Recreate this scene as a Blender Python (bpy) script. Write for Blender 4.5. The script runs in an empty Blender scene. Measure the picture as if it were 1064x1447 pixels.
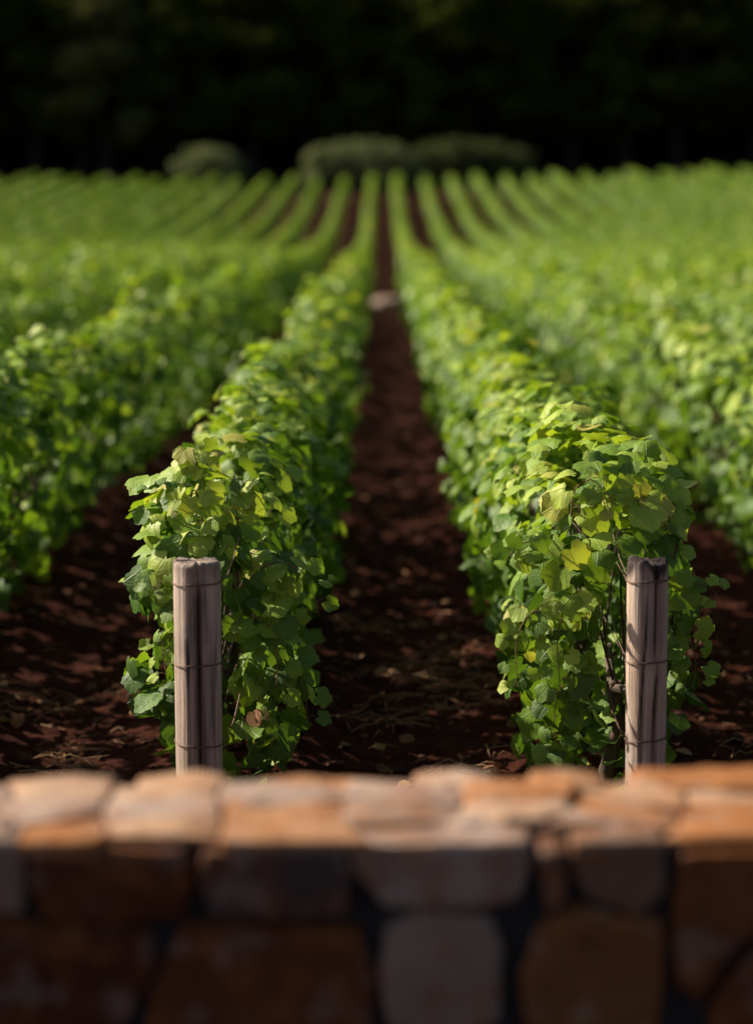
import bpy, bmesh, math, random
import numpy as np
from mathutils import Vector, Matrix, noise as mnoise

S = bpy.context.scene
COL = S.collection
rng = np.random.default_rng(7)
random.seed(7)

# ------------------------------------------------------------------ camera
F_PX = 2616.0                      # focal length in pixels of a 1447 px high frame
PITCH = math.atan(423.0 / F_PX)
CAM_Z = 2.15
cam_data = bpy.data.cameras.new('camera')
cam = bpy.data.objects.new('camera', cam_data)
COL.objects.link(cam)
cam_data.sensor_fit = 'VERTICAL'
cam_data.sensor_height = 36.0
cam_data.lens = F_PX / 1447.0 * 36.0
cam_data.clip_start = 0.05
cam_data.clip_end = 2000
cam.location = (0, 0, CAM_Z)
cam.rotation_euler = (math.radians(90) - PITCH, 0, math.atan(8.0 / F_PX))
cam_data.dof.use_dof = True
cam_data.dof.focus_distance = 6.6
cam_data.dof.aperture_fstop = 0.92
S.camera = cam

# ------------------------------------------------------------------ world and sun
SUN_EL = math.radians(33)
SUN_AZ = math.radians(-63)         # measured from +Y (view direction), negative = left
world = bpy.data.worlds.new('World')
S.world = world
world.use_nodes = True
wn = world.node_tree
bg = wn.nodes['Background']
sky = wn.nodes.new('ShaderNodeTexSky')
sky.sky_type = 'NISHITA'
sky.sun_disc = False
sky.sun_elevation = SUN_EL
sky.sun_rotation = SUN_AZ
sky.dust_density = 4.0
sky.ozone_density = 0.4
wn.links.new(sky.outputs[0], bg.inputs[0])
bg.inputs[1].default_value = 0.05
sun_d = bpy.data.lights.new('sun', 'SUN')
sun = bpy.data.objects.new('sun', sun_d)
COL.objects.link(sun)
sun_d.energy = 5.0
sun_d.angle = math.radians(0.5)
sun_d.color = (1.0, 0.87, 0.70)
sdir = Vector((math.sin(SUN_AZ) * math.cos(SUN_EL), math.cos(SUN_AZ) * math.cos(SUN_EL), math.sin(SUN_EL)))
sun.rotation_euler = sdir.to_track_quat('Z', 'Y').to_euler()
sun.location = (-20, 10, 30)
S.view_settings.view_transform = 'Standard'
S.view_settings.look = 'None'
S.view_settings.exposure = 0.87
S.view_settings.gamma = 1.0
S.cycles.use_denoising = True
S.cycles.max_bounces = 8
S.cycles.transparent_max_bounces = 4

# ------------------------------------------------------------------ terrain profile
_PY = [-60, 0, 30, 45, 62, 80, 103, 108, 116, 126, 142, 260, 420]
_PZ = [0, 0, 0, -.04, -.14,  .74, 2.72, 3.18, 3.55, 4.4, 10.0, 74, 80]
def ground_z(x, y):
    x = np.asarray(x, float); y = np.asarray(y, float)
    acc = 0
    for d in (-6, -3, 0, 3, 6):
        acc = acc + np.interp(y + d, _PY, _PZ)
    z = acc / 5
    far = np.clip((y - 60) / 45, 0, 1)
    return z + far * (0.012 * x + 0.0007 * x * x)

# ------------------------------------------------------------------ vector noise (numpy value noise)
def _h(ix, iy, iz, seed):
    n = (ix * 374761393 + iy * 668265263 + iz * 2147483647 + seed * 1274126177) & 0xffffffff
    n = ((n ^ (n >> 13)) * 1274126177) & 0xffffffff
    n = ((n ^ (n >> 16)) * 2246822519) & 0xffffffff
    return ((n ^ (n >> 15)) & 0xffffff) / float(0xffffff)
def vnoise(x, y, z=0.0, seed=0):
    x, y, z = np.broadcast_arrays(np.asarray(x, float), np.asarray(y, float), np.asarray(z, float))
    ix = np.floor(x).astype(np.int64); iy = np.floor(y).astype(np.int64); iz = np.floor(z).astype(np.int64)
    fx = x - ix; fy = y - iy; fz = z - iz
    fx = fx * fx * (3 - 2 * fx); fy = fy * fy * (3 - 2 * fy); fz = fz * fz * (3 - 2 * fz)
    r = 0
    for a in (0, 1):
        for b in (0, 1):
            for c in (0, 1):
                w = (fx if a else 1 - fx) * (fy if b else 1 - fy) * (fz if c else 1 - fz)
                r = r + w * _h(ix + a, iy + b, iz + c, seed)
    return r * 2 - 1

# ------------------------------------------------------------------ object helpers
def tag(o, label=None, cat=None, group=None, kind=None):
    if label: o['label'] = label
    if cat: o['category'] = cat
    if group: o['group'] = group
    if kind: o['kind'] = kind
    return o
def empty(name, loc=(0, 0, 0)):
    o = bpy.data.objects.new(name, None)
    o.empty_display_size = 0.2
    o.location = loc
    COL.objects.link(o)
    return o
def link(name, mesh, mat=None, parent=None):
    o = bpy.data.objects.new(name, mesh)
    if mat is not None and len(mesh.materials) == 0: mesh.materials.append(mat)
    COL.objects.link(o)
    if parent is not None: o.parent = parent
    return o
def np_mesh(name, V, T, uv=None, attr=None, smooth=True, quads=False):
    """V (n,3), T (m,k) faces with k corners each, uv (n,2) per vertex, attr (n,) float per vertex."""
    me = bpy.data.meshes.new(name)
    V = np.ascontiguousarray(V, np.float32); T = np.ascontiguousarray(T, np.int32)
    k = T.shape[1]
    me.vertices.add(len(V)); me.vertices.foreach_set('co', V.ravel())
    me.loops.add(T.size); me.loops.foreach_set('vertex_index', T.ravel())
    me.polygons.add(len(T))
    me.polygons.foreach_set('loop_start', np.arange(0, T.size, k, dtype=np.int32))
    me.polygons.foreach_set('loop_total', np.full(len(T), k, np.int32))
    if smooth: me.polygons.foreach_set('use_smooth', np.ones(len(T), bool))
    me.update(calc_edges=True)
    if uv is not None:
        l = me.uv_layers.new(name='UVMap')
        l.data.foreach_set('uv', np.ascontiguousarray(uv[T.ravel()], np.float32).ravel())
    if attr is not None:
        a = me.attributes.new('tint', 'FLOAT', 'POINT')
        a.data.foreach_set('value', np.ascontiguousarray(attr, np.float32))
    return me
def tube(path, radii, seg=6, cap=True):
    """tapered tube along a polyline -> V, T(quads)."""
    P = np.asarray(path, float); n = len(P)
    radii = np.broadcast_to(np.asarray(radii, float), (n,))
    tan = np.gradient(P, axis=0); tan /= np.linalg.norm(tan, axis=1)[:, None] + 1e-9
    ref = np.array([0.31, 0.87, 0.38]) if abs(tan[0][2]) > .7 else np.array([0, 0, 1.0])
    V = []; 
    for i in range(n):
        a = np.cross(tan[i], ref); a /= np.linalg.norm(a) + 1e-9
        b = np.cross(tan[i], a)
        for j in range(seg):
            t = 2 * math.pi * j / seg
            V.append(P[i] + radii[i] * (math.cos(t) * a + math.sin(t) * b))
    T = []
    for i in range(n - 1):
        for j in range(seg):
            k = (j + 1) % seg
            T.append((i * seg + j, i * seg + k, (i + 1) * seg + k, (i + 1) * seg + j))
    return np.array(V), np.array(T, int)
class MB:
    def __init__(s): s.V = []; s.T = []; s.A = []; s.n = 0
    def add(s, V, T, a=0.5):
        s.V.append(V); s.T.append(np.asarray(T) + s.n); s.A.append(np.full(len(V), a)); s.n += len(V)
    def build(s, name, mat, parent=None, smooth=True):
        return link(name, np_mesh(name, np.vstack(s.V), np.vstack(s.T), attr=np.concatenate(s.A), smooth=smooth), mat, parent)

# ------------------------------------------------------------------ material helpers
def new_mat(name):
    m = bpy.data.materials.new(name); m.use_nodes = True
    nt = m.node_tree
    for n in list(nt.nodes): nt.nodes.remove(n)
    out = nt.nodes.new('ShaderNodeOutputMaterial')
    return m, nt, out
def N(nt, t, **kw):
    n = nt.nodes.new(t)
    for k, v in kw.items():
        if k.startswith('in_'):
            n.inputs[int(k[3:])].default_value = v
        else: setattr(n, k, v)
    return n
def ramp(nt, fac, stops):
    r = nt.nodes.new('ShaderNodeValToRGB')
    e = r.color_ramp.elements
    while len(e) < len(stops): e.new(0.5)
    for i, (p, c) in enumerate(stops):
        e[i].position = p; e[i].color = (c[0], c[1], c[2], 1)
    nt.links.new(fac, r.inputs[0])
    return r.outputs[0]
def math_n(nt, op, a, b=None, c=None):
    m = nt.nodes.new('ShaderNodeMath'); m.operation = op
    for i, v in enumerate((a, b, c)):
        if v is None: continue
        if isinstance(v, (int, float)): m.inputs[i].default_value = v
        else: nt.links.new(v, m.inputs[i])
    return m.outputs[0]
def noise_tex(nt, scale, detail=4, rough=.55, vec=None, coord='Object', stretch=None):
    if vec is None:
        tc = nt.nodes.new('ShaderNodeTexCoord'); vec = tc.outputs[coord]
    if stretch is not None:
        mp = nt.nodes.new('ShaderNodeMapping'); mp.inputs['Scale'].default_value = stretch
        nt.links.new(vec, mp.inputs[0]); vec = mp.outputs[0]
    n = nt.nodes.new('ShaderNodeTexNoise')
    n.inputs['Scale'].default_value = scale; n.inputs['Detail'].default_value = detail
    n.inputs['Roughness'].default_value = rough
    nt.links.new(vec, n.inputs['Vector'])
    return n.outputs[0]
def mixc(nt, fac, a, b, mode='MIX'):
    m = nt.nodes.new('ShaderNodeMix'); m.data_type = 'RGBA'; m.blend_type = mode
    for i, v in ((0, fac), (6, a), (7, b)):
        if isinstance(v, (int, float)): m.inputs[i].default_value = v
        elif isinstance(v, tuple): m.inputs[i].default_value = (*v, 1)
        else: nt.links.new(v, m.inputs[i])
    return m.outputs[2]
def bump(nt, h, strength, dist):
    b = nt.nodes.new('ShaderNodeBump')
    b.inputs['Strength'].default_value = strength; b.inputs['Distance'].default_value = dist
    nt.links.new(h, b.inputs['Height'])
    return b.outputs[0]

def leaf_material(name, stops, trans=0.27, rough=.48, veins=True, tr_tint=(1.55, 1.55, .45), spec=.25):
    m, nt, out = new_mat(name)
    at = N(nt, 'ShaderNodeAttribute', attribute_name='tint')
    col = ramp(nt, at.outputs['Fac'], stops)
    big = noise_tex(nt, .8, 2)
    col = mixc(nt, math_n(nt, 'MULTIPLY', big, .35), col, (0.22, .30, .028))
    uvn = N(nt, 'ShaderNodeUVMap')
    sep = N(nt, 'ShaderNodeSeparateXYZ'); nt.links.new(uvn.outputs[0], sep.inputs[0])
    bnorm = None
    if veins:
        u = math_n(nt, 'ABSOLUTE', sep.outputs[0])
        v = sep.outputs[1]
        ang = math_n(nt, 'ARCTAN2', u, v)
        r = math_n(nt, 'SQRT', math_n(nt, 'ADD', math_n(nt, 'MULTIPLY', u, u), math_n(nt, 'MULTIPLY', v, v)))
        best = None
        for a0 in (0.0, .62, 1.3):
            d = math_n(nt, 'ABSOLUTE', math_n(nt, 'SUBTRACT', ang, a0))
            d = math_n(nt, 'MULTIPLY', d, r)
            best = d if best is None else math_n(nt, 'MINIMUM', best, d)
        vein = math_n(nt, 'SUBTRACT', 1.0, math_n(nt, 'MULTIPLY', best, 45.0))
        vein = math_n(nt, 'MAXIMUM', vein, 0.0)
        # side veins
        sv = math_n(nt, 'SINE', math_n(nt, 'MULTIPLY', math_n(nt, 'ADD', r, math_n(nt, 'MULTIPLY', best, 1.1)), 42.0))
        sv = math_n(nt, 'MULTIPLY', math_n(nt, 'MAXIMUM', math_n(nt, 'SUBTRACT', sv, .75), 0.0), 1.2)
        vv = math_n(nt, 'MAXIMUM', vein, sv)
        col = mixc(nt, math_n(nt, 'MULTIPLY', vv, .4), col, (0.22, .32, .08))
        blot = noise_tex(nt, 7.0, 3, vec=uvn.outputs[0])
        hgt = math_n(nt, 'SUBTRACT', math_n(nt, 'MULTIPLY', blot, 1.0), math_n(nt, 'MULTIPLY', vv, .6))
        bnorm = bump(nt, hgt, .5, .006)
    p = N(nt, 'ShaderNodeBsdfPrincipled')
    nt.links.new(col, p.inputs['Base Color'])
    p.inputs['Roughness'].default_value = rough
    p.inputs['Specular IOR Level'].default_value = spec
    tr = N(nt, 'ShaderNodeBsdfTranslucent')
    tc = mixc(nt, 1.0, col, tr_tint, 'MULTIPLY')
    nt.links.new(tc, tr.inputs[0])
    if bnorm is not None:
        nt.links.new(bnorm, p.inputs['Normal'])
    mx = N(nt, 'ShaderNodeMixShader'); mx.inputs[0].default_value = trans
    nt.links.new(p.outputs[0], mx.inputs[1]); nt.links.new(tr.outputs[0], mx.inputs[2])
    nt.links.new(mx.outputs[0], out.inputs[0])
    return m

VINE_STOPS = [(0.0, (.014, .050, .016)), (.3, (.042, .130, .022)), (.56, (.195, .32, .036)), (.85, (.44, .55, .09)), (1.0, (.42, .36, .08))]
M_VINE = leaf_material('vine_leaf', VINE_STOPS)
M_VINE_FAR = leaf_material('vine_leaf_distant', VINE_STOPS, veins=False)
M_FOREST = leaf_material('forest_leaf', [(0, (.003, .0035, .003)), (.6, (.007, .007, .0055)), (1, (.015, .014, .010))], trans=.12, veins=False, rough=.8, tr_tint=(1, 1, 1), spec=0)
M_OLIVE = leaf_material('olive_leaf', [(0, (.04, .036, .02)), (1, (.12, .10, .055))], trans=.12, veins=False, rough=.8, tr_tint=(1, 1, 1), spec=0)
M_SHRUB = leaf_material('shrub_leaf', [(0, (.11, .13, .065)), (.6, (.24, .27, .13)), (1, (.38, .41, .22))], trans=.15, veins=False, rough=.7, tr_tint=(1, 1, 1), spec=.1)

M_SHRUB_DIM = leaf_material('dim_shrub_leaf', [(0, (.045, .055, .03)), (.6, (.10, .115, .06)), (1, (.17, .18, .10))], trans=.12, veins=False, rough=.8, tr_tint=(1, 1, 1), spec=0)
def bark_mat(name, c0, c1):
    m, nt, out = new_mat(name)
    n = noise_tex(nt, 30, 5, stretch=(1, 1, .15))
    col = ramp(nt, n, [(.3, c0), (.7, c1)])
    p = N(nt, 'ShaderNodeBsdfPrincipled'); p.inputs['Roughness'].default_value = .9
    nt.links.new(col, p.inputs['Base Color']); nt.links.new(bump(nt, n, .8, .01), p.inputs['Normal'])
    nt.links.new(p.outputs[0], out.inputs[0]); return m
M_BARK = bark_mat('vine_bark', (.03, .018, .012), (.13, .085, .06))
M_TREEBARK = bark_mat('tree_bark', (.015, .012, .01), (.06, .045, .035))
M_CANE = bark_mat('green_cane', (.10, .11, .03), (.22, .13, .06))

def soil_material():
    m, nt, out = new_mat('red_soil')
    n1 = noise_tex(nt, 1.1, 6, .6)
    n2 = noise_tex(nt, 26, 6, .65)
    n3 = noise_tex(nt, 9, 4, .6, stretch=(.8, 1.5, 1))
    c = ramp(nt, n2, [(.25, (.011, .0028, .0018)), (.5, (.034, .0070, .0042)), (.78, (.09, .024, .013))])
    c2 = ramp(nt, n3, [(.38, (.010, .003, .002)), (.68, (.13, .045, .025))])
    c = mixc(nt, .40, c, c2)
    c = mixc(nt, math_n(nt, 'MULTIPLY', n1, .5), c, (.035, .014, .010))
    # the far side of the field: dark leaf mould under the trees
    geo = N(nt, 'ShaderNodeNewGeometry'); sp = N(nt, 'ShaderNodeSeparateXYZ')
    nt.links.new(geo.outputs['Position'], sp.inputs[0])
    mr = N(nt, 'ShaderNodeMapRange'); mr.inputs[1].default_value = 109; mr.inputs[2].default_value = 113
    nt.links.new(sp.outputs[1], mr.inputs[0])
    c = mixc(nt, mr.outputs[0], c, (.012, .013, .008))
    p = N(nt, 'ShaderNodeBsdfPrincipled'); p.inputs['Roughness'].default_value = .95
    p.inputs['Specular IOR Level'].default_value = .04
    nt.links.new(c, p.inputs['Base Color'])
    nt.links.new(bump(nt, n2, 1.0, .03), p.inputs['Normal'])
    nt.links.new(p.outputs[0], out.inputs[0]); return m
M_SOIL = soil_material()

def tint_mat(name, stops, scale, rough=.85, bumpd=.01, nmix=.5, trans=0, stretch=None):
    m, nt, out = new_mat(name)
    at = N(nt, 'ShaderNodeAttribute', attribute_name='tint')
    n = noise_tex(nt, scale, 5, .6, stretch=stretch)
    f = math_n(nt, 'ADD', math_n(nt, 'MULTIPLY', at.outputs['Fac'], 1 - nmix), math_n(nt, 'MULTIPLY', n, nmix))
    c = ramp(nt, f, stops)
    p = N(nt, 'ShaderNodeBsdfPrincipled'); p.inputs['Roughness'].default_value = rough
    p.inputs['Specular IOR Level'].default_value = .2
    nt.links.new(c, p.inputs['Base Color'])
    nt.links.new(bump(nt, n, .8, bumpd), p.inputs['Normal'])
    if trans:
        tr = N(nt, 'ShaderNodeBsdfTranslucent'); nt.links.new(c, tr.inputs[0])
        mx = N(nt, 'ShaderNodeMixShader'); mx.inputs[0].default_value = trans
        nt.links.new(p.outputs[0], mx.inputs[1]); nt.links.new(tr.outputs[0], mx.inputs[2])
        nt.links.new(mx.outputs[0], out.inputs[0])
    else: nt.links.new(p.outputs[0], out.inputs[0])
    return m
M_CLOD = tint_mat('soil_clod', [(.2, (.014, .0045, .003)), (.55, (.035, .012, .008)), (.8, (.10, .04, .025))], 18)
M_DRY = tint_mat('dry_leaf', [(.2, (.09, .035, .018)), (.55, (.24, .12, .06)), (.8, (.48, .30, .16))], 20, trans=.2, nmix=.35)

# stone: the tint attribute of each stone picks its own colour family, noise adds rust and lichen patches
def stone_material():
    m, nt, out = new_mat('field_stone')
    at = N(nt, 'ShaderNodeAttribute', attribute_name='tint')
    base = ramp(nt, at.outputs['Fac'], [(0, (.055, .018, .011)), (.15, (.11, .036, .016)), (.3, (.16, .065, .022)), (.45, (.32, .14, .055)), (.58, (.40, .265, .175)),
                                        (.72, (.36, .28, .24)), (.84, (.21, .13, .09)), (.94, (.08, .052, .046)), (1, (.04, .026, .026))])
    n1 = noise_tex(nt, 8.5, 5, .6)
    n2 = noise_tex(nt, 15, 6, .65)
    n3 = noise_tex(nt, 10.1, 4, .6)
    rust = ramp(nt, n2, [(.3, (.05, .018, .010)), (.6, (.30, .11, .03)), (.8, (.42, .26, .14))])
    f = N(nt, 'ShaderNodeMapRange'); f.inputs[1].default_value = .46; f.inputs[2].default_value = .58
    nt.links.new(n1, f.inputs[0])
    c = mixc(nt, math_n(nt, 'MULTIPLY', f.outputs[0], .48), base, rust)
    g = N(nt, 'ShaderNodeMapRange'); g.inputs[1].default_value = .54; g.inputs[2].default_value = .62
    nt.links.new(n3, g.inputs[0])
    c = mixc(nt, math_n(nt, 'MULTIPLY', g.outputs[0], .3), c, (.34, .27, .23))
    p = N(nt, 'ShaderNodeBsdfPrincipled'); p.inputs['Roughness'].default_value = .88
    p.inputs['Specular IOR Level'].default_value = .1
    nt.links.new(c, p.inputs['Base Color']); nt.links.new(bump(nt, n2, .9, .015), p.inputs['Normal'])
    nt.links.new(p.outputs[0], out.inputs[0]); return m
M_STONE = stone_material()
M_MORTAR = tint_mat('dark_mortar', [(.3, (.035, .031, .034)), (.7, (.085, .075, .08))], 40)

# weathered post timber: colour streaks run with the grain
def wood_material(name, seed, dark_top):
    m, nt, out = new_mat(name)
    tc = N(nt, 'ShaderNodeTexCoord')
    mp = N(nt, 'ShaderNodeMapping'); mp.inputs['Location'].default_value = (seed, seed * 2, 0)
    nt.links.new(tc.outputs['Object'], mp.inputs[0]); v = mp.outputs[0]
    g1 = noise_tex(nt, 90, 5, .6, vec=v, stretch=(1, 1, .03))
    g2 = noise_tex(nt, 22, 3, .5, vec=v, stretch=(1, 1, .10))
    g3 = noise_tex(nt, 5, 3, .5, vec=v)
    c = ramp(nt, g1, [(.25, (.17, .14, .12)), (.5, (.43, .355, .31)), (.8, (.68, .58, .50))])
    c = mixc(nt, math_n(nt, 'MULTIPLY', ramp(nt, g2, [(.40, (0, 0, 0)), (.66, (1, 1, 1))]), .5), c, (.52, .36, .25))
    dk = ramp(nt, g2, [(.30, (1, 1, 1)), (.43, (0, 0, 0))])
    c = mixc(nt, math_n(nt, 'MULTIPLY', dk, .55), c, (.03, .022, .02))
    c = mixc(nt, math_n(nt, 'MULTIPLY', ramp(nt, g3, [(.5, (0, 0, 0)), (.7, (1, 1, 1))]), .35), c, (.13, .09, .08))
    # old black stain on the sawn top, ragged lower edge
    sp = N(nt, 'ShaderNodeSeparateXYZ'); nt.links.new(tc.outputs['Object'], sp.inputs[0])
    lim = math_n(nt, 'ADD', sp.outputs[2], math_n(nt, 'MULTIPLY', g2, .16))
    mr = N(nt, 'ShaderNodeMapRange'); mr.inputs[1].default_value = 1.03; mr.inputs[2].default_value = 1.07
    nt.links.new(lim, mr.inputs[0])
    c = mixc(nt, math_n(nt, 'MULTIPLY', mr.outputs[0], dark_top), c, (.028, .02, .02))
    p = N(nt, 'ShaderNodeBsdfPrincipled'); p.inputs['Roughness'].default_value = .85
    p.inputs['Specular IOR Level'].default_value = .2
    at = N(nt, 'ShaderNodeAttribute', attribute_name='tint')       # 1 inside the open cracks
    c = mixc(nt, at.outputs['Fac'], c, (.02, .014, .012))
    nt.links.new(c, p.inputs['Base Color']); nt.links.new(bump(nt, g1, 1.0, .008), p.inputs['Normal'])
    nt.links.new(p.outputs[0], out.inputs[0]); return m
M_WIRE, nt, out = new_mat('rusty_wire')
p = N(nt, 'ShaderNodeBsdfPrincipled'); p.inputs['Base Color'].default_value = (.16, .10, .075, 1)
p.inputs['Metallic'].default_value = .4; p.inputs['Roughness'].default_value = .6
nt.links.new(p.outputs[0], out.inputs[0])

# ------------------------------------------------------------------ ground: one sheet, fine near the camera, coarse to the horizon
def axis(parts):
    a = []
    for lo, hi, st in parts: a.extend(np.arange(lo, hi, st))
    a.append(parts[-1][1]); return np.array(a)
gx = axis([(-400, -60, 20), (-60, -12, 3), (-12, -3.2, .35), (-3.2, 3.6, .032), (3.6, 12, .35), (12, 60, 3), (60, 400, 20)])
gy = axis([(-60, 0, 6), (0, 4.8, .4), (4.8, 14, .034), (14, 30, .12), (30, 60, .6), (60, 150, 2), (150, 420, 12)])
GX, GY = np.meshgrid(gx, gy)
def soil_relief(x, y):
    near = np.clip((60 - y) / 20, 0, 1) * np.clip((14 - np.abs(x)) / 4, 0, 1) * np.clip((y - 3.9) / .6, 0, 1)
    fine = np.clip((16 - y) / 5, 0, 1) * np.clip((3.6 - np.abs(x)) / .5, 0, 1)
    r = .015 * vnoise(x * 2.2, y * 2.6, seed=3) + .009 * vnoise(x * 6, y * 7, seed=4)
    ridge = (1 - np.abs(vnoise(x * 11, y * 13, seed=5))) ** 2
    r2 = .012 * ridge + .009 * vnoise(x * 26, y * 28, seed=6)
    berm = .05 * np.cos((x - .125) / 1.5 * 2 * math.pi + math.pi)
    return near * (r + berm) + near * fine * r2
GZ = ground_z(GX, GY) + soil_relief(GX, GY)
ny, nx = GX.shape
idx = np.arange(nx * ny).reshape(ny, nx)
T = np.stack([idx[:-1, :-1], idx[:-1, 1:], idx[1:, 1:], idx[1:, :-1]], -1).reshape(-1, 4)
me = np_mesh('ground', np.stack([GX, GY, GZ], -1).reshape(-1, 3), T)
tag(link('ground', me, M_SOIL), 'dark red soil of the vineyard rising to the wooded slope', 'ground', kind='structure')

# ------------------------------------------------------------------ leaf templates
def leaf_outline(n, teeth):
    """outline of a grape leaf: petiole notch at the origin, tip at +v; returns n points (u, v)."""
    pts = []
    for i in range(n):
        a = -math.pi + (i + .5) * 2 * math.pi / n        # 0 = tip, +-pi = notch
        t = abs(a) / math.pi
        r = .50 * (1 + .10 * math.cos(a * 5) * (1 - .4 * t)) * (1 - .06 * t)
        if t > .86: r *= 1 - (t - .86) * 4.2
        if teeth: r *= 1 + (.045 if i % 2 else -.04)
        pts.append((math.sin(a) * r * 1.06, .46 + math.cos(a) * r))
    return pts
def leaf_template(kind):
    if kind == 0:
        n = 26; o = leaf_outline(n, True)
        c = (0, .40)
        V = [(c[0], c[1])]
        mid = [(c[0] + (u - c[0]) * .55, c[1] + (v - c[1]) * .55) for u, v in o[::2]]
        V += mid; V += o
        m = len(mid); T = []
        for i in range(m): T.append((0, 1 + i, 1 + (i + 1) % m))
        for i in range(m):
            a, b = 1 + i, 1 + (i + 1) % m
            q0, q1, q2 = 1 + m + 2 * i, 1 + m + (2 * i + 1) % n, 1 + m + (2 * i + 2) % n
            T += [(a, q0, q1), (a, q1, b), (b, q1, q2)]
        return np.array(V), np.array(T)
    if kind == 1:
        n = 10; o = leaf_outline(n, False); V = [(0, .42)] + o
        T = [(0, 1 + i, 1 + (i + 1) % n) for i in range(n)]
        return np.array(V), np.array(T)
    if kind == 2:
        V = [(0, 0), (.48, .22), (.40, .75), (0, 1), (-.40, .75), (-.48, .22)]
        return np.array(V), np.array([(0, 1, 3), (1, 2, 3), (0, 3, 5), (3, 4, 5)])
    V = [(0, 0), (.45, .45), (0, 1), (-.45, .45)]
    return np.array(V), np.array([(0, 1, 2), (0, 2, 3)])
TEMPL = [leaf_template(k) for k in range(4)]
def unit(a): return a / (np.linalg.norm(a, axis=1, keepdims=True) + 1e-9)
def leaves_mesh(name, P, Nn, Tt, size, tint, kind, cup=.28, r=rng):
    """place one leaf per row of P with normal Nn and tip direction Tt."""
    uv, tri = TEMPL[kind]
    n = len(P)
    Nn = unit(Nn); Tt = unit(Tt - Nn * np.sum(Tt * Nn, 1, keepdims=True)); B = np.cross(Tt, Nn)
    u = uv[:, 0][None, :]; v = uv[:, 1][None, :]
    cupk = (cup * r.normal(1, .7, n))[:, None]
    fold = r.normal(.12, .14, n)[:, None]
    droop = r.normal(.22, .18, n)[:, None]
    wav = r.uniform(0, 6.28, n)[:, None]
    w = -cupk * (u * u + (v - .45) ** 2) * 1.2 + fold * np.abs(u) - droop * v * v * .6 + .035 * np.sin(wav + 6 * u + 5 * v)
    sz = size[:, None, None]
    X = P[:, None, :] + sz * (u[..., None] * B[:, None, :] + v[..., None] * Tt[:, None, :] + w[..., None] * Nn[:, None, :])
    k = uv.shape[0]
    F = (tri[None] + (np.arange(n) * k)[:, None, None]).reshape(-1, 3)
    return X.reshape(-1, 3), F, np.tile(uv, (n, 1)), np.repeat(tint, k)
def join_leaves(name, chunks, mat, parent):
    V = []; Fs = []; U = []; A = []; o = 0
    for X, F, u, a in chunks:
        V.append(X); Fs.append(F + o); U.append(u); A.append(a); o += len(X)
    return link(name, np_mesh(name, np.vstack(V), np.vstack(Fs), np.vstack(U), np.concatenate(A)), mat, parent)

# ------------------------------------------------------------------ vine rows
ROW0 = 0.125; PITCHX = 1.5
def row_envelope(y, th, seed, yfront):
    """half widths and position of the canopy surface at angle th (0 = right, pi/2 = top)."""
    c = np.cos(th); s = np.sin(th)
    k = 1 + .22 * vnoise(y * 1.1, th * 1.3, seed=seed) + .24 * vnoise(y * 3.4, th * 2.6, seed=seed + 1)
    plant = .5 + .5 * np.cos(y * 2 * math.pi / 1.05 + seed)
    zc = .70 + .04 * vnoise(y * .5, 0, seed=seed + 2)
    a = (.315 + .03 * plant) * k
    b = (.49 + .09 * plant + .10 * vnoise(y * 1.7, 3, seed=seed + 3)) * (1 + .6 * (k - 1))
    a = a * np.where(s < -.1, 1 - .12 * np.clip(-s, 0, 1), 1)
    a = a * (1 - .45 * np.clip((y - 42) / 22, 0, 1)) * np.where(y < 8.5, {100: .84, 101: .92}.get(seed, .9), {100: .93, 101: 1}.get(seed, .9))
    b = b * (1 - .16 * np.clip((y - 60) / 20, 0, 1))
    if seed in (100, 101): b = b + .035
    else: b = b + .09 * np.clip((50 - y) / 15, 0, 1) + .05 * vnoise(y * .8, 2, seed=seed + 6)
    front = np.clip((y - yfront) / .35, 0, 1)
    fr = np.sqrt(np.clip(1 - (1 - front) ** 2, 0, 1))
    a = a * (.35 + .65 * fr); b = b * (.72 + .28 * fr)
    a = a * (1 - .24 * np.clip(s, 0, 1)); lx = .92
    x = a * np.sign(c) * np.abs(c) ** lx + .10 * vnoise(y * .9, 5, seed=seed + 7) * np.clip(s, 0, 1)
    z = zc + b * np.sign(s) * np.abs(s) ** .75
    return x, z
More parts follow.
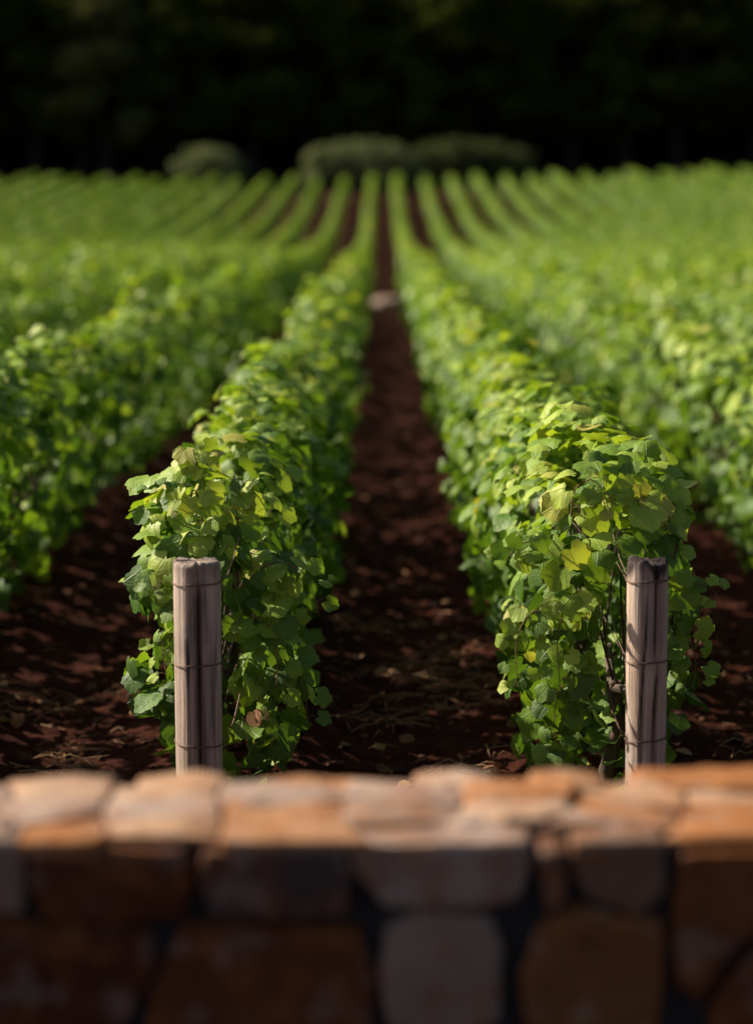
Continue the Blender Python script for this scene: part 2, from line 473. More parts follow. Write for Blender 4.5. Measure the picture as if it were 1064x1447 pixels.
def row_leaves(X0, y0, y1, dens, size, kind, seed, yfront, lean=0.0):
    r = np.random.default_rng(seed * 13 + kind)
    n = int((y1 - y0) * dens)
    if n < 1: return None
    y = r.uniform(y0, y1, n)
    th = r.uniform(0, 2 * math.pi, n)
    keep = ~((np.sin(th) < -.75) & (r.random(n) < .6))
    if seed == 100: keep &= ~((y > 42.3) & (y < 45.3) & (r.random(n) < .97))  # added gap in the left row, opened to let sun onto the aisle boulder
    y = y[keep]; th = th[keep]; n = len(y)
    q = 1 - .55 * r.random(n) ** 2.2 + r.normal(0, .045, n)
    # clumps: leaves gather along shoots, leaving shadowed hollows
    hol = vnoise(y * 4.2, th * 3.0, q * 3, seed=seed + 9)
    keep = hol > (-.14 if kind < 2 else -.35)
    y = y[keep]; th = th[keep]; q = q[keep]; n = len(y)
    ex, ez = row_envelope(y, th, seed, yfront)
    zc = .70
    x = ex * q; z = zc + (ez - zc) * q
    gz = ground_z(X0 + x, y)
    P = np.stack([X0 + x + lean, y, gz + np.maximum(z, .05)], 1)
    P[:, 1] += r.normal(0, .03, n)
    out = np.stack([np.cos(th), np.zeros(n), np.sin(th) * .8], 1)
    fr = np.clip(1 - (y - yfront) / .3, 0, 1)
    out[:, 1] -= fr * 1.3
    Nn = unit(out) * .75 + r.normal(0, .42, (n, 3)); Nn[:, 2] += .18 + .35 * np.clip((z - .75) / .4, 0, 1)
    Tt = np.array([0, 0, -1.0]) + out * .35 + r.normal(0, .45, (n, 3))
    sz = size * np.clip(r.lognormal(-.08, .28, n), .4, 1.45)
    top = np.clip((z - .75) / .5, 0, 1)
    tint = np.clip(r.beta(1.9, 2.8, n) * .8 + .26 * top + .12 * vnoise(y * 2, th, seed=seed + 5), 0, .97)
    tint[r.random(n) < .004] = 1.0
    return leaves_mesh('', P, Nn, Tt, sz, tint, kind, r=r)

def side_name(k):
    words = ['first', 'second', 'third', 'fourth', 'fifth', 'sixth', 'seventh', 'eighth', 'ninth', 'tenth', 'eleventh', 'twelfth',
             'thirteenth', 'fourteenth', 'fifteenth', 'sixteenth', 'seventeenth']
    return words[k]
row_roots = {}
FIELD_END = 108.0
def shoot(parent, pts, leaf_s, rr, tint=.55, every=1):
    """a cane with alternate leaves that shrink towards its tip; parts of the row."""
    pts = np.array(pts, float)
    t = np.linspace(0, 1, len(pts)); tt = np.linspace(0, 1, 14)
    path = np.stack([np.interp(tt, t, pts[:, i]) for i in range(3)], 1)
    for _ in range(2): path[1:-1] = (path[:-2] + path[1:-1] * 2 + path[2:]) / 4
    V, T4 = tube(path, np.linspace(.0035, .0014, len(path)), 5)
    mb = MB(); mb.add(V, T4, .5)
    P = []; Nn = []; Tt = []; sz = []
    for i in range(1, 14, every):
        side = 1 if i % 2 else -1
        d = path[min(i + 1, 13)] - path[i - 1]; d /= np.linalg.norm(d) + 1e-9
        lat = np.cross(d, [0, -1, 0]) * side
        pet = path[i] + lat * .03 + np.array([0, -.012, .01])
        Vp, Tp = tube([path[i], (path[i] + pet) / 2 + [0, 0, .006], pet], [.0014, .0012, .001], 4)
        mb.add(Vp, Tp, .6)
        P.append(pet); Nn.append(np.array([lat[0] * .3, -.75, .55]) + rr.normal(0, .3, 3))
        Tt.append(np.array([lat[0], 0, -.7]) + rr.normal(0, .3, 3)); sz.append(leaf_s * (1.1 - .55 * i / 13) * rr.uniform(.8, 1.15))
    n = len(P)
    cn = mb.build('cane', M_CANE, parent)
    ch = leaves_mesh('', np.array(P), np.array(Nn), np.array(Tt), np.array(sz), np.clip(rr.normal(tint, .14, n), 0, .95), 0, r=rr)
    join_leaves('shoot_leaves', [ch], M_VINE, cn)

for side in (-1, 1):
    for k in range(16):
        X0 = ROW0 + side * (.75 + PITCHX * k)
        yf = 6.28 if side < 0 else 6.30
        start = max(yf, 5.05 * (abs(X0) - 3.2))
        seed = 100 + k * 2 + (side > 0)
        sname = 'left' if side < 0 else 'right'
        root = empty('vine_row', (0, 0, 0))
        if k == 0:
            lab = 'leafy vine row starting behind the %s wooden post, bordering the central soil aisle' % sname
        elif k < 3:
            lab = 'green vine row, %s one to the %s of the bare central aisle' % (side_name(k), sname)
        else:
            lab = '%s vine row counted out to the %s from the central aisle' % (side_name(k), sname)
        tag(root, lab, 'vine row', 'parallel rows of grapevines across the field')
        row_roots[(side, k)] = root
        ch = []
        segs = [(yf, 12.5, 1150 if k == 0 else 720, .094 if k == 0 else .10, 0), (12.5, 22, 560, .108, 1), (22, 45, 330, .125, 2), (45, 74, 250, .14, 3), (74, FIELD_END + math.sin(seed * 7.3) * 2.2, 230, .145, 3)]
        if k > 1: segs[0] = (yf, 12.5, 640, .10, 1)
        near = []; far = []
        for a, b, d, s, kd in segs:
            a2 = max(a, start)
            if a2 >= b: continue
            c = row_leaves(X0, a2, b, d, s, kd, seed, yf, {100: .03, 101: -.075}.get(seed, 0))
            if c is not None: (near if kd < 2 else far).append(c)
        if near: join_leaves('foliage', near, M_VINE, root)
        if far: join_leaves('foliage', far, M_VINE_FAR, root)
        # gnarled trunks, one per plant, and the woody cordon with its wires
        if start < 14:
            rr = np.random.default_rng(seed)
            y = max(yf + .25, start)
            while y < 17:
                x = X0 + rr.normal(0, .03)
                g = float(ground_z(x, y))
                pth = [(x, y, g - .1), (x + rr.normal(0, .015), y + .02, g + .12), (x + rr.normal(0, .03), y + rr.normal(0, .03), g + .3), (x + rr.normal(0, .03), y + .02, g + .46)]
                mb = MB(); V, T4 = tube(pth, [.036, .028, .024, .03], 8); mb.add(V, T4)
                for sg in (-1, 1):
                    V, T4 = tube([(pth[3][0], pth[3][1], g + .44), (x, y + sg * .25, g + .50), (x + rr.normal(0, .02), y + sg * .48, g + .49)], [.02, .015, .01], 6); mb.add(V, T4)
                for q in range(9):
                    yy = y + rr.uniform(-.42, .42)
                    if yy < yf + .05: continue
                    sx = rr.uniform(-.14, .14); tx = sx * 1.15
                    pth = [(X0 + sx * .3, yy, g + .48), (X0 + sx, yy + rr.normal(0, .05), g + .8), (X0 + tx, yy + rr.normal(0, .1), g + 1.02), (X0 + tx * 1.3, yy + rr.normal(0, .12), g + 1.06)]
                    V, T4 = tube(pth, [.005, .004, .003, .002], 4); mb.add(V, T4)
                mb.build('trunk', M_BARK, root)
                y += 1.05
            mb = MB()
            if k == 0:
                for z in (.93, .655, .377):
                    for dx in (-.05, .05):
                        ys = np.linspace(6.16, 30, 60)
                        V, T4 = tube(np.stack([np.full(60, X0 + dx), ys, z + .01 * np.sin(ys * 3)], 1), .0016, 4); mb.add(V, T4)
                mb.build('trellis_wire', M_WIRE, root)

# hand-set shoots that break the outline near the posts (metres in the scene)
rr = np.random.default_rng(5)
L = row_roots[(-1, 0)]; R = row_roots[(1, 0)]
shoot(L, [(-.66, 6.30, .80), (-.72, 6.27, .87), (-.77, 6.26, .90), (-.80, 6.26, .85)], .075, rr, .5)
shoot(L, [(-.66, 6.34, .62), (-.73, 6.30, .70), (-.77, 6.28, .68), (-.75, 6.28, .56)], .075, rr, .55)
shoot(L, [(-.62, 6.38, 1.00), (-.63, 6.32, 1.17), (-.65, 6.30, 1.22), (-.67, 6.28, 1.13)], .10, rr, .75)
shoot(L, [(-.50, 6.40, 1.05), (-.52, 6.32, 1.22), (-.44, 6.28, 1.22), (-.36, 6.26, 1.08)], .10, rr, .72)
shoot(L, [(-.60, 6.42, 1.1), (-.64, 6.36, 1.30), (-.66, 6.32, 1.36), (-.60, 6.30, 1.30)], .10, rr, .8)
shoot(L, [(-.45, 6.40, .90), (-.36, 6.33, .96), (-.26, 6.30, .92), (-.22, 6.28, .78)], .095, rr, .6)
shoot(L, [(-.45, 6.45, .55), (-.36, 6.36, .62), (-.27, 6.32, .52), (-.26, 6.30, .36)], .10, rr, .35)
shoot(L, [(-.46, 6.36, .70), (-.42, 6.30, .78), (-.36, 6.27, .66), (-.37, 6.27, .45)], .11, rr, .4)
shoot(R, [(.92, 6.34, .82), (1.00, 6.26, .88), (1.08, 6.24, .90), (1.15, 6.24, .86)], .085, rr, .5)
shoot(R, [(.94, 6.36, .70), (1.03, 6.28, .74), (1.09, 6.26, .64), (1.08, 6.25, .52)], .09, rr, .4)
shoot(R, [(.70, 6.34, .92), (.58, 6.28, 1.02), (.48, 6.26, 1.04), (.42, 6.25, .97)], .10, rr, .5)
shoot(R, [(.66, 6.40, 1.10), (.66, 6.30, 1.22), (.72, 6.27, 1.26), (.80, 6.26, 1.16)], .10, rr, .8)
shoot(R, [(.60, 6.34, .75), (.52, 6.28, .80), (.46, 6.27, .70), (.47, 6.26, .52)], .09, rr, .6)
shoot(R, [(.70, 6.34, .80), (.64, 6.27, .84), (.60, 6.25, .70), (.62, 6.25, .50)], .095, rr, .6)
shoot(R, [(.72, 6.34, .62), (.66, 6.28, .60), (.60, 6.27, .46), (.60, 6.27, .30)], .10, rr, .35)
shoot(R, [(.92, 6.45, 1.1), (.94, 6.38, 1.12), (.98, 6.35, 1.10), (1.01, 6.33, .95)], .10, rr, .6)
shoot(R, [(.80, 6.45, 1.1), (.80, 6.38, 1.20), (.84, 6.34, 1.24), (.90, 6.32, 1.14)], .10, rr, .85)

# ------------------------------------------------------------------ end posts with their wire loops
def make_post(name, loc, rad, top, cracks, lean, seed, dark_top, label, wires, sq):
    root = empty(name, loc)
    tag(root, label, 'wooden post', 'weathered end posts of the vine rows')
    nseg = 96; nz = 64
    r = np.random.default_rng(seed)
    V = []; A = []
    zs = np.concatenate([np.linspace(-.25, top - .02, nz - 4), top - .02 + np.array([.008, .013, .017, .020])])
    ins = np.concatenate([np.zeros(nz - 4), [.0005, .002, .005, .010]])
    th = np.arange(nseg) * 2 * math.pi / nseg
    for i, z in enumerate(zs):
        zr = np.full(nseg, z)
        rd = rad * (1 + sq * np.cos(4 * (th + .2)) ) * (1 + .02 * vnoise(np.cos(th) * 1.6 + 50, np.sin(th) * 1.6, z * 1.5, seed=seed)) + .0007 * vnoise(np.cos(th) * 14, np.sin(th) * 14, z * 1.2, seed=seed + 1)
        cr = np.zeros(nseg)
        for (a0, w, dep, z0, z1, drift) in cracks:
            ca = a0 + drift * vnoise(z * 2.3, a0, seed=seed + 3)
            d = np.abs((th - ca + math.pi) % (2 * math.pi) - math.pi)
            g = np.clip(1 - d / w, 0, 1)
            lenm = np.clip((z - z0) / .12, 0, 1) * np.clip((z1 - z) / .12, 0, 1)
            rd = rd - dep * g ** .7 * lenm
            halo = np.clip(1 - d / (w * 2.6 + .10), 0, 1) * (.75 + .6 * vnoise(np.cos(th) * 5, z * 4, 2, seed=seed + 8))
            cr = np.maximum(cr, np.maximum(np.clip(g * 1.6 - .3, 0, 1), .9 * np.clip(halo, 0, 1)) * lenm)
        rd = rd - ins[i]
        zt = zr + (.009 * vnoise(np.cos(th) * 2.2, np.sin(th) * 2.2, 7, seed=seed + 2) + .006 * vnoise(np.cos(th) * 6, np.sin(th) * 6, 3, seed=seed + 5)) * np.clip((z - top + .04) / .03, 0, 1)
        x = np.cos(th) * rd + lean * z; y = np.sin(th) * rd
        V.append(np.stack([x, y, zt], 1)); A.append(cr)
    # sawn top in three rings
    last = V[-1]
    cen = last.mean(0)
    for f in (.72, .4, .1):
        q = cen + (last - cen) * f; q[:, 2] += .004 * vnoise(np.cos(th) * f * 5, np.sin(th) * f * 5, seed=seed + 4)
        V.append(q); A.append(A[-1] * f)
    V = np.vstack(V); A = np.concatenate(A); nr = nz + 3
    idx = np.arange(nr * nseg).reshape(nr, nseg)
    nxt = np.roll(idx, -1, axis=1)
    T4 = np.stack([idx[:-1], nxt[:-1], nxt[1:], idx[1:]], -1).reshape(-1, 4)
    me = np_mesh('timber', V, T4, attr=A)
    link('timber', me, wood_material('weathered_wood_%d' % seed, seed * 3.7, dark_top), root)
    for z, tilt in wires:
        t = np.linspace(0, 2 * math.pi, 49)
        for dz in (0, .0033):
            rr_ = rad * (1 + sq * np.cos(4 * (t + .2))) + .0035
            pth = np.stack([np.cos(t) * rr_ + lean * z, np.sin(t) * rr_, z + dz + tilt * np.cos(t) + .002 * np.sin(3 * t)], 1)
            V, T4 = tube(pth, .0013, 6)
            if dz == 0: mb = MB()
            mb.add(V, T4)
        # the twisted tail that runs back to the row
        ex = rad + lean * z
        sgn = 1 if label.find('left') >= 0 else -1
        tail = [(sgn * ex, 0, z), (sgn * (ex + .02), .03, z + .012), (sgn * (ex + .035), .10, z + .05), (sgn * (ex + .05), .18, z + .12)]
        V, T4 = tube(tail, .0019, 5); mb.add(V, T4)
        V, T4 = tube([(sgn * ex, 0, z), (sgn * (ex + .012), -.008, z - .012), (sgn * (ex + .006), -.012, z - .028)], .0019, 5); mb.add(V, T4)
        mb.build('wire_loop', M_WIRE, root)
    return root
make_post('wooden_post', (-.622, 6.08, 0), .077, 1.005,
          [(-1.42, .15, .024, -.3, 1.0, .05), (-1.95, .035, .003, .25, .8, .10)],
          .004, 11, .35, 'thick grey weathered post with flat top in front of the left vine row', [(.93, .003), (.655, .003), (.377, -.004)], .03)
make_post('wooden_post', (.898, 6.08, 0), .068, 1.005,
          [(-1.85, .045, .014, -.3, .93, .22), (-1.3, .16, .010, .62, 1.1, .08), (-1.15, .05, .012, -.3, .72, .30)],
          -.012, 23, .95, 'slimmer cracked post with blackened top in front of the right vine row', [(.94, .004), (.665, .006), (.395, .008)], .0)

# dry curled leaf caught low in the left row
def dry_leaves(name, P, size, parent=None, seed=1, cup=.9):
    r = np.random.default_rng(seed); n = len(P)
    return leaves_mesh('', P, r.normal(0, .5, (n, 3)) + [0, -.5, .6], r.normal(0, 1, (n, 3)), size, r.uniform(.3, .95, n), 1, cup=cup, r=r)
ch = dry_leaves('', np.array([(-.435, 6.24, .44), (-.42, 6.23, .43), (-.445, 6.235, .425), (-.405, 6.24, .44)]), np.array([.06, .055, .05, .05]), seed=3)
join_leaves('dry_leaf', [ch], M_DRY, L)

# ------------------------------------------------------------------ soil clods, dry leaves and straw in the aisles
r = np.random.default_rng(21)
def scatter_xy(n, y0, y1, x0=-2.9, x1=3.3, p=1.8):
    y = y0 + (y1 - y0) * r.random(n) ** p
    return r.uniform(x0, x1, n), y
ico = bmesh.new(); bmesh.ops.create_icosphere(ico, subdivisions=2, radius=1)
IV = np.array([v.co[:] for v in ico.verts]); IT = np.array([[v.index for v in f.verts] for f in ico.faces]); ico.free()
n = 5200
x, y = scatter_xy(n, 5.6, 22)
sz = .005 + .020 * r.random(n) ** 3
zz = ground_z(x, y) + soil_relief(x, y)
d = 1 + .35 * vnoise(IV[None, :, 0] * 1.5 + np.arange(n)[:, None] * 7, IV[None, :, 1] * 1.5, IV[None, :, 2] * 1.5, seed=8)
sc = np.stack([r.uniform(.8, 1.5, n), r.uniform(.8, 1.5, n), r.uniform(.45, .8, n)], 1)
V = IV[None] * d[..., None] * sc[:, None] * sz[:, None, None] + np.stack([x, y, zz + sz * .2], 1)[:, None]
me = np_mesh('soil_clods', V.reshape(-1, 3), (IT[None] + (np.arange(n) * len(IV))[:, None, None]).reshape(-1, 3), attr=np.repeat(r.random(n), len(IV)))
tag(link('soil_clods', me, M_CLOD), 'crumbs and clods of red earth strewn over the aisles', 'soil clods', kind='stuff')

n = 1500
x, y = scatter_xy(n, 5.7, 26, p=1.6)
cl = vnoise(x * 1.4, y * 1.1, seed=31) > -.15
x = x[cl]; y = y[cl]; n = len(x)
zz = ground_z(x, y) + soil_relief(x, y)
P = np.stack([x, y, zz + .012], 1)
ch1 = leaves_mesh('', P, r.normal(0, .35, (n, 3)) + [0, 0, 1], r.normal(0, 1, (n, 3)), r.uniform(.03, .085, n), np.clip(r.beta(2, 2, n), 0, 1), 1, cup=.7, r=r)
o = join_leaves('dry_leaf_litter', [ch1], M_DRY, None)
tag(o, 'curled brown dry leaves scattered on the red soil', 'leaf litter', kind='stuff')
mb = MB()
cent = [(.33, 8.45), (.38, 8.1), (.02, 7.9), (-.2, 9.6), (.35, 9.0), (.1, 8.6), (.30, 6.9), (-1.3, 7.2), (-1.5, 8.0), (1.6, 7.3), (1.8, 8.3)]  # centres of pale straw clumps, partly standing in for sunlit dapples on the soil
for i in range(600):
    cx, cy = cent[i % len(cent)] if i < 440 else (r.uniform(-2.4, 2.9), r.uniform(5.8, 12))
    x0, y0 = cx + r.normal(0, .13), cy + r.normal(0, .14)
    a = r.normal(0, .7); ln = r.uniform(.05, .17)
    z0 = float(ground_z(x0, y0) + soil_relief(x0, y0)) + .012
    pth = [(x0, y0, z0), (x0 + math.cos(a) * ln * .5, y0 + math.sin(a) * ln * .5, z0 + r.uniform(.0, .03)), (x0 + math.cos(a) * ln, y0 + math.sin(a) * ln + r.normal(0, .02), z0 + r.uniform(-.005, .015))]
    V, T4 = tube(pth, [.0022, .0026, .0014], 4); mb.add(V, T4, r.uniform(.6, 1))
o = mb.build('straw', M_DRY); tag(o, 'dry straw and twigs lying loose on the soil aisles, with clumps standing in for sun dapples', 'straw', kind='stuff')

# ------------------------------------------------------------------ stones
def stone_prism(poly, y0, y1, bevel, seed, to3d, amp=.012, cuts=3):
    """chunk with a polygonal face; to3d(u, v, w) maps face coordinates and depth to the scene."""
    bm = bmesh.new()
    f = [bm.verts.new((u, v, y0)) for u, v in poly]
    b = [bm.verts.new((u, v, y1)) for u, v in poly]
    n = len(poly)
    bm.faces.new(f); bm.faces.new(b[::-1])
    for i in range(n):
        j = (i + 1) % n
        bm.faces.new((f[j], f[i], b[i], b[j]))
    bmesh.ops.recalc_face_normals(bm, faces=bm.faces)
    bmesh.ops.bevel(bm, geom=list(bm.edges), offset=bevel, segments=2, profile=.6, affect='EDGES', clamp_overlap=True)
    bmesh.ops.triangulate(bm, faces=bm.faces)
    bmesh.ops.subdivide_edges(bm, edges=[e for e in bm.edges if e.calc_length() > .04], cuts=cuts, use_grid_fill=True)
    bmesh.ops.triangulate(bm, faces=bm.faces)
    bm.normal_update()
    for v in bm.verts:
        q = v.co * 7 + Vector((seed * 3.1, seed * 1.7, 0))
        v.co += v.normal * (amp * mnoise.noise(q) + amp * .5 * mnoise.noise(q * 3))
    bm.verts.index_update()
    V = np.array([to3d(*v.co) for v in bm.verts]); T3 = np.array([[v.index for v in f.verts] for f in bm.faces])
    bm.free(); return V, T3
WF = 3.16; WB = 3.59; WT = 1.045; PXM = 793.0
wall = empty('stone_wall', (0, WF, 0))
tag(wall, 'low rubble stone wall across the foreground with sunlit top', 'stone wall')
def P2(px, py): return ((px - 540) / PXM, CAM_Z - (py - 300) / PXM * .987)
rs = random.Random(4)
face_stones = [
    ([(-120, 1190), (22, 1186), (34, 1240), (26, 1300), (-120, 1296)], .80),
    ([(50, 1180), (160, 1184), (250, 1176), (262, 1240), (256, 1306), (150, 1318), (56, 1310), (46, 1240)], .10),
    ([(292, 1184), (380, 1182), (470, 1190), (494, 1230), (486, 1296), (400, 1304), (300, 1298), (284, 1240)], .95),
    ([(506, 1186), (620, 1190), (742, 1186), (750, 1230), (728, 1276), (640, 1292), (552, 1286), (504, 1236)], .76),
    ([(766, 1188), (798, 1188), (802, 1290), (770, 1296)], .9),
    ([(812, 1188), (900, 1184), (938, 1194), (940, 1270), (900, 1304), (836, 1280), (812, 1240)], .86),
    ([(964, 1186), (1110, 1184), (1130, 1290), (1040, 1350), (1000, 1425), (966, 1400), (960, 1280)], .22),
    ([(-130, 1310), (20, 1314), (120, 1326), (196, 1322), (214, 1380), (170, 1460), (60, 1500), (-130, 1500)], .08),
    ([(256, 1322), (330, 1316), (420, 1322), (500, 1330), (520, 1400), (514, 1520), (340, 1540), (200, 1500), (222, 1390)], .17),
    ([(548, 1330), (600, 1308), (690, 1310), (712, 1360), (708, 1460), (640, 1500), (556, 1470), (540, 1400)], .79),
    ([(762, 1330), (820, 1296), (880, 1314), (934, 1312), (936, 1400), (930, 1500), (830, 1520), (752, 1480), (746, 1390)], .33),
    ([(1016, 1440), (1056, 1370), (1120, 1340), (1180, 1420), (1150, 1520), (1020, 1520)], .18),
]
mbs = MB()
def wmap(u, v, w): return (u, w - WF, v)          # relative to the wall's Empty
for i, (poly, t) in enumerate(face_stones):
    q = [P2(a, b) for a, b in poly]
    cu = sum(a for a, b in q) / len(q); cv = sum(b for a, b in q) / len(q)
    q = [(cu + (u - cu) * 1.045 + rs.uniform(-.004, .004), min(cv + (v - cv) * 1.06 + rs.uniform(-.004, .004), WT - (.004 if i in (0, 3, 5) else .018))) for u, v in q]
    V, T3 = stone_prism(q, WF + rs.uniform(-.012, .012), WF + .15, .010, i, wmap)
    mbs.add(V, T3, t)
# the rest of the face, left, right and below the frame, in rough courses
def rough_course(x0, x1, z0, z1, seed):
    q = random.Random(seed); x = x0; i = 0
    while x < x1 - .08:
        w = min(q.uniform(.2, .42), x1 - x)
        g = .012
        a, b = x + g, x + w - g
        poly = [(a, z0 + q.uniform(.01, .03)), ((a + b) / 2, z0 + q.uniform(0, .02)), (b, z0 + q.uniform(.01, .03)), (b + q.uniform(-.01, .008), (z0 + z1) / 2),
                (b - q.uniform(0, .03), z1 - g), ((a + b) / 2, z1 - q.uniform(.006, .02)), (a + q.uniform(0, .03), z1 - g), (a - q.uniform(-.01, .008), (z0 + z1) / 2)]
        V, T3 = stone_prism(poly, WF + q.uniform(-.012, .012), WF + .15, .02, seed * 9 + i, wmap, cuts=2)
        mbs.add(V, T3, q.choice([.05, .2, .3, .4, .7, .8, .9, .95])); x += w; i += 1
XL, XR = -2.6, 2.8
for (a, b, s) in ((XL, -.84, 1), (.80, XR, 2)):
    rough_course(a, b, .87, WT - .018, s); rough_course(a, b, .62, .87, s + 10)
rough_course(XL, XR, .36, .60, 31); rough_course(XL, XR, .10, .36, 32); rough_course(XL, XR, -.1, .10, 33)
mbs.build('face_stones', M_STONE, wall)
# irregular flat stones bedded on top (cells between jittered seed points)
mbt = MB(); q = random.Random(12); i = 0
seeds = []
ranks = ((.065, .27), (.175, .20), (.285, .22))
for w0, st in ranks:
    x = XL + q.uniform(0, st)
    while x < XR:
        seeds.append((x, w0 + q.uniform(-.028, .028))); x += st * q.uniform(.6, 1.45)
def clip(poly, a, b, gap):
    """keep the side of poly nearer to a than b, less half a joint."""
    n = (b[0] - a[0], b[1] - a[1]); ln = math.hypot(*n); n = (n[0] / ln, n[1] / ln)
    c = ln / 2 - gap; out = []
    d = [(p[0] - a[0]) * n[0] + (p[1] - a[1]) * n[1] - c for p in poly]
    for k in range(len(poly)):
        p0, p1, d0, d1 = poly[k], poly[(k + 1) % len(poly)], d[k], d[(k + 1) % len(poly)]
        if d0 <= 0: out.append(p0)
        if (d0 < 0) != (d1 < 0) and d0 != d1:
            t = d0 / (d0 - d1); out.append((p0[0] + (p1[0] - p0[0]) * t, p0[1] + (p1[1] - p0[1]) * t))
    return out
for s0 in seeds:
    fe = .008 + q.uniform(-.018, .022)
    if -.10 < s0[0] < .30 or .36 < s0[0] < .52: fe += .075
    poly = [(s0[0] - .4, fe), (s0[0] + .4, fe + q.uniform(-.01, .01)), (s0[0] + .4, .345), (s0[0] - .4, .345)]
    for s1 in seeds:
        if s1 is not s0 and abs(s1[0] - s0[0]) < .7: poly = clip(poly, s0, s1, .002)
        if len(poly) < 3: break
    cl = []
    for p_ in poly:
        if not cl or math.dist(p_, cl[-1]) > .015: cl.append(p_)
    if len(cl) > 2 and math.dist(cl[0], cl[-1]) < .015: cl.pop()
    if len(cl) < 3: continue
    top = WT + q.uniform(-.006, .006); th_ = q.uniform(.018, .030) if s0[1] < .12 else .09
    V, T3 = stone_prism(cl, top - th_, top, .007, 200 + i, lambda u, v, w_: (u, v, w_), amp=.012, cuts=2)
    mbt.add(V, T3, q.choice([.42, .47, .5, .53, .56, .6, .66, .7, .76, .80, .82])); i += 1
mbt.build('top_stones', M_STONE, wall)
# rear face
mbb = MB()
for z0, z1, sd in ((.84, WT + .005, 1), (.6, .84, 2), (.34, .6, 3), (.08, .34, 4), (-.1, .08, 5)):
    x = XL; q = random.Random(60 + sd); i = 0
    while x < XR - .08:
        w = min(q.uniform(.2, .4), XR - x); g = .01; a, b = x + g, x + w - g
        h = z1 + (q.uniform(-.012, .008) if sd == 1 else 0)
        poly = [(a, z0 + g), ((a + b) / 2, z0 + .006), (b, z0 + g), (b, (z0 + h) / 2), (b - q.uniform(0, .03), h - g), ((a + b) / 2, h - .002), (a + q.uniform(0, .03), h - g)]
        V, T3 = stone_prism(poly, WB - .145 + .006, WB + q.uniform(-.01, .01), .018, 400 + sd * 40 + i, wmap, cuts=2)
        mbb.add(V, T3, q.choice([.42, .5, .55, .65, .72, .8, .45])); x += w; i += 1
mbb.build('rear_stones', M_STONE, wall)
# mortar core
bm = bmesh.new(); bmesh.ops.create_cube(bm, size=1)
for v in bm.verts:
    v.co = Vector((v.co.x * (XR - XL - .02) + (XL + XR) / 2, (v.co.y) * (WB - WF - .07) + (WB - WF) / 2, (v.co.z + .5) * (WT + .08) - .12))
bmesh.ops.subdivide_edges(bm, edges=bm.edges, cuts=24, use_grid_fill=True)
for v in bm.verts: v.co += Vector((0, 1, 1)) * .006 * mnoise.noise(v.co * 14)
me = bpy.data.meshes.new('mortar'); bm.to_mesh(me); bm.free()
link('mortar', me, M_MORTAR, wall)

# flat pale stone lying in the aisle
bm = bmesh.new(); bmesh.ops.create_icosphere(bm, subdivisions=4, radius=1)
for v in bm.verts:
    v.co = Vector((v.co.x * .50, v.co.y * .5, max(v.co.z, -.3) * .22)) * (1 + .22 * mnoise.noise(v.co * 1.7) + .07 * mnoise.noise(v.co * 5))
me = bpy.data.meshes.new('flat_stone'); bm.to_mesh(me); bm.free()
for pl in me.polygons: pl.use_smooth = True
a = me.attributes.new('tint', 'FLOAT', 'POINT'); a.data.foreach_set('value', np.full(len(me.vertices), .72, np.float32))
o = link('flat_stone', me, M_STONE); o.location = (.09, 43.0, float(ground_z(.09, 43)) + .05)
tag(o, 'pale flat boulder lying in the middle of the central aisle', 'stone')

# ------------------------------------------------------------------ shrubs and trees beyond the field
def crown_cloud(seed, blobs, n, size, mat_kind=3, flat=.6):
    """leaf sprays gathered round many blob centres: uneven outline with gaps."""
    r = np.random.default_rng(seed)
    C = np.array([b[:3] for b in blobs]); R = np.array([b[3] for b in blobs])
    pick = r.choice(len(blobs), n, p=R ** 2 / np.sum(R ** 2))
    d = unit(r.normal(0, 1, (n, 3)))
    q = R[pick] * (1 - .5 * r.random(n) ** 2)
    P = C[pick] + d * q[:, None] * np.array([1, 1, flat])
    Nn = d * .6 + [0, 0, .5] + r.normal(0, .4, (n, 3))
    Tt = r.normal(0, 1, (n, 3)) + [0, 0, -.3]
    tint = np.clip(r.normal(.45, .2, n) + .2 * (r.random(len(blobs)) - .5)[pick], 0, 1)
    return leaves_mesh('', P, Nn, Tt, size * r.uniform(.6, 1.3, n), tint, mat_kind, r=r)
def make_tree(seed, H, label, mat):
    r = np.random.default_rng(seed)
    root = empty('forest_tree'); tag(root, label, 'tree', 'forest trees behind the vineyard')
    mb = MB()
    tp = [(0, 0, -.6), (r.normal(0, .1), r.normal(0, .1), H * .2), (r.normal(0, .3), r.normal(0, .3), H * .5), (r.normal(0, .4), r.normal(0, .4), H * .82)]
    V, T4 = tube(tp, [.32, .25, .17, .06], 10); mb.add(V, T4)
    blobs = []
    for i in range(34):
        a = r.uniform(0, 6.28); f = r.uniform(.12, 1); zz = H * (.14 + .80 * f)
        rad = H * .26 * math.sin(math.pi * min(.98, .22 + .74 * f)) * r.uniform(.45, 1.1)
        c = (math.cos(a) * rad, math.sin(a) * rad, zz)
        blobs.append((*c, H * r.uniform(.08, .125)))
        base = np.array([np.interp(zz * .8, [q[2] for q in tp], [q[j] for q in tp]) for j in (0, 1)] + [zz * .8])
        V, T4 = tube([base, (base + c) / 2 + [0, 0, .25], c], [.07, .05, .02], 5); mb.add(V, T4)
    mb.build('trunk', M_TREEBARK, root)
    join_leaves('crown', [crown_cloud(seed, blobs, 6500, .42)], mat, root)
    return root
def copy_tree(o, parent=None):
    c = o.copy(); COL.objects.link(c)
    if parent is not None: c.parent = parent
    for chd in list(o.children): copy_tree(chd, c)
    return c
DARK_LAB = 'dark broadleaf tree in the black forest wall behind the vineyard'
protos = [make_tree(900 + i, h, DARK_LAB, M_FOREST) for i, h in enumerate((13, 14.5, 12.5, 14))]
r = np.random.default_rng(55)
cnt = 0
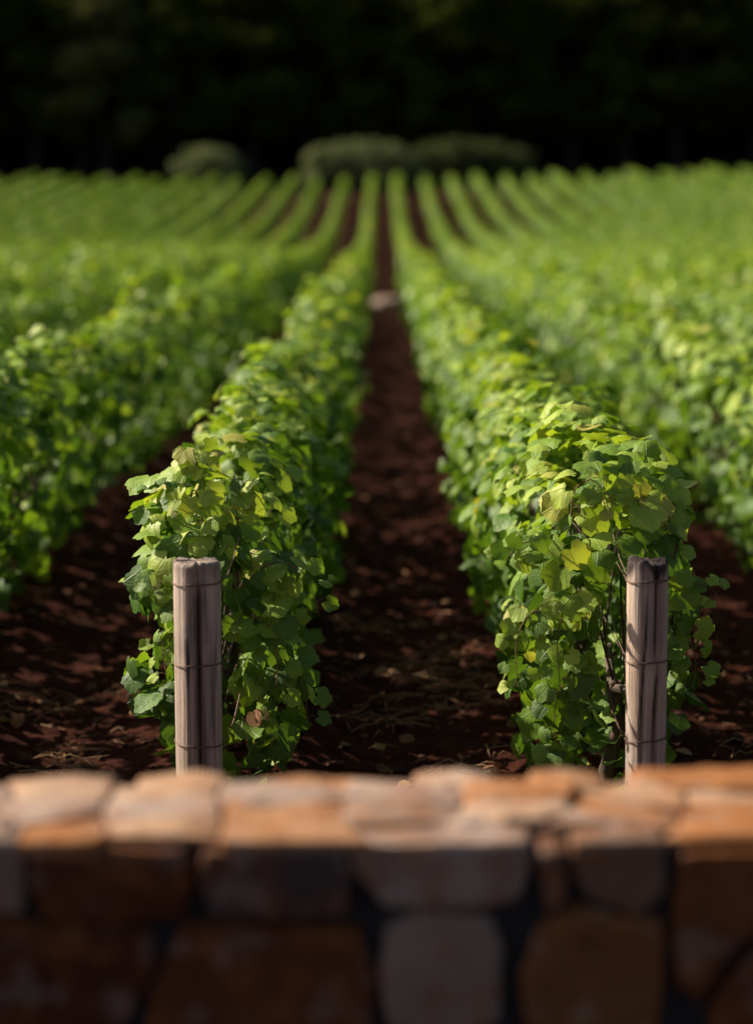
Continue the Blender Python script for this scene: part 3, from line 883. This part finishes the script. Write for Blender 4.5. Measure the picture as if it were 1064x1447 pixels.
for rowi, (Y, step) in enumerate(((125, 3.6), (129.5, 4.0), (135, 4.4))):
    x = -38 + rowi * 1.7
    while x < 38:
        o = protos[cnt] if cnt < 4 else copy_tree(protos[cnt % 4])
        if abs(x + 18) < 1.9 and rowi == 0:
            x += step; continue
        xx = x + r.normal(0, .5); y2 = Y + r.normal(0, .8)
        o.location = (xx, y2, float(ground_z(xx, y2)) - .15); o.rotation_euler = (0, 0, r.uniform(0, 6.28)); s = r.uniform(.92, 1.12); o.scale = (s, s, s)
        cnt += 1; x += step
ol = make_tree(950, 12.5, 'paler olive-brown tree standing out at the left in the dark forest', M_OLIVE)
ol.location = (-18.0, 123.0, float(ground_z(-18.0, 123.0)) - .15)
# wooded hillside above and behind: one mass
n = 90000
xx = r.uniform(-75, 75, n); y2 = r.uniform(140, 200, n)
hh = 9 + 4 * vnoise(xx * .22, y2 * .22, seed=77) + 2 * vnoise(xx * .6, y2 * .6, seed=78)
P = np.stack([xx, y2, ground_z(xx, y2) + hh * np.sqrt(r.random(n))], 1)
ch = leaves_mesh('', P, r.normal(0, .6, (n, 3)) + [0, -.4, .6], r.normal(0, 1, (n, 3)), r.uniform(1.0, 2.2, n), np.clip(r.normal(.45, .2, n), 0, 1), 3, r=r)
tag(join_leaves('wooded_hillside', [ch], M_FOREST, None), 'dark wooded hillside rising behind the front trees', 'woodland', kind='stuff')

def shrub(x, y, w, h, d, seed, label, mat=M_SHRUB):
    root = empty('shrub', (x, y, float(ground_z(x, y)) - .05)); tag(root, label, 'shrub')
    r = np.random.default_rng(seed); blobs = []; mb = MB()
    m = int(26 + w * 16)
    for i in range(m):
        u = r.uniform(-1, 1); e = math.sqrt(max(0, 1 - abs(u) ** 2.4))
        c = (u * w / 2, r.uniform(-d / 2, d / 2) * e, h * (.12 + .74 * math.sqrt(r.random())) * (.5 + .5 * e))
        blobs.append((*c, h * r.uniform(.12, .17)))
        if i % 3: continue
        V, T4 = tube([(c[0] * .55, c[1] * .4, -.1), (c[0] * .8, c[1] * .7, c[2] * .5), c], [.05, .035, .015], 5); mb.add(V, T4)
    mb.build('stems', M_TREEBARK, root)
    join_leaves('foliage', [crown_cloud(seed, blobs, int(1500 * w), .15, flat=.85)], mat, root)
shrub(-10.4, 113.0, 4.0, 3.0, 3.0, 1, 'rounded grey-green bush by itself at the left end of the vineyard edge')
shrub(-1.3, 113.4, 6.6, 3.3, 3.0, 2, 'long pale green hedge-like bush beyond the end of the central rows')
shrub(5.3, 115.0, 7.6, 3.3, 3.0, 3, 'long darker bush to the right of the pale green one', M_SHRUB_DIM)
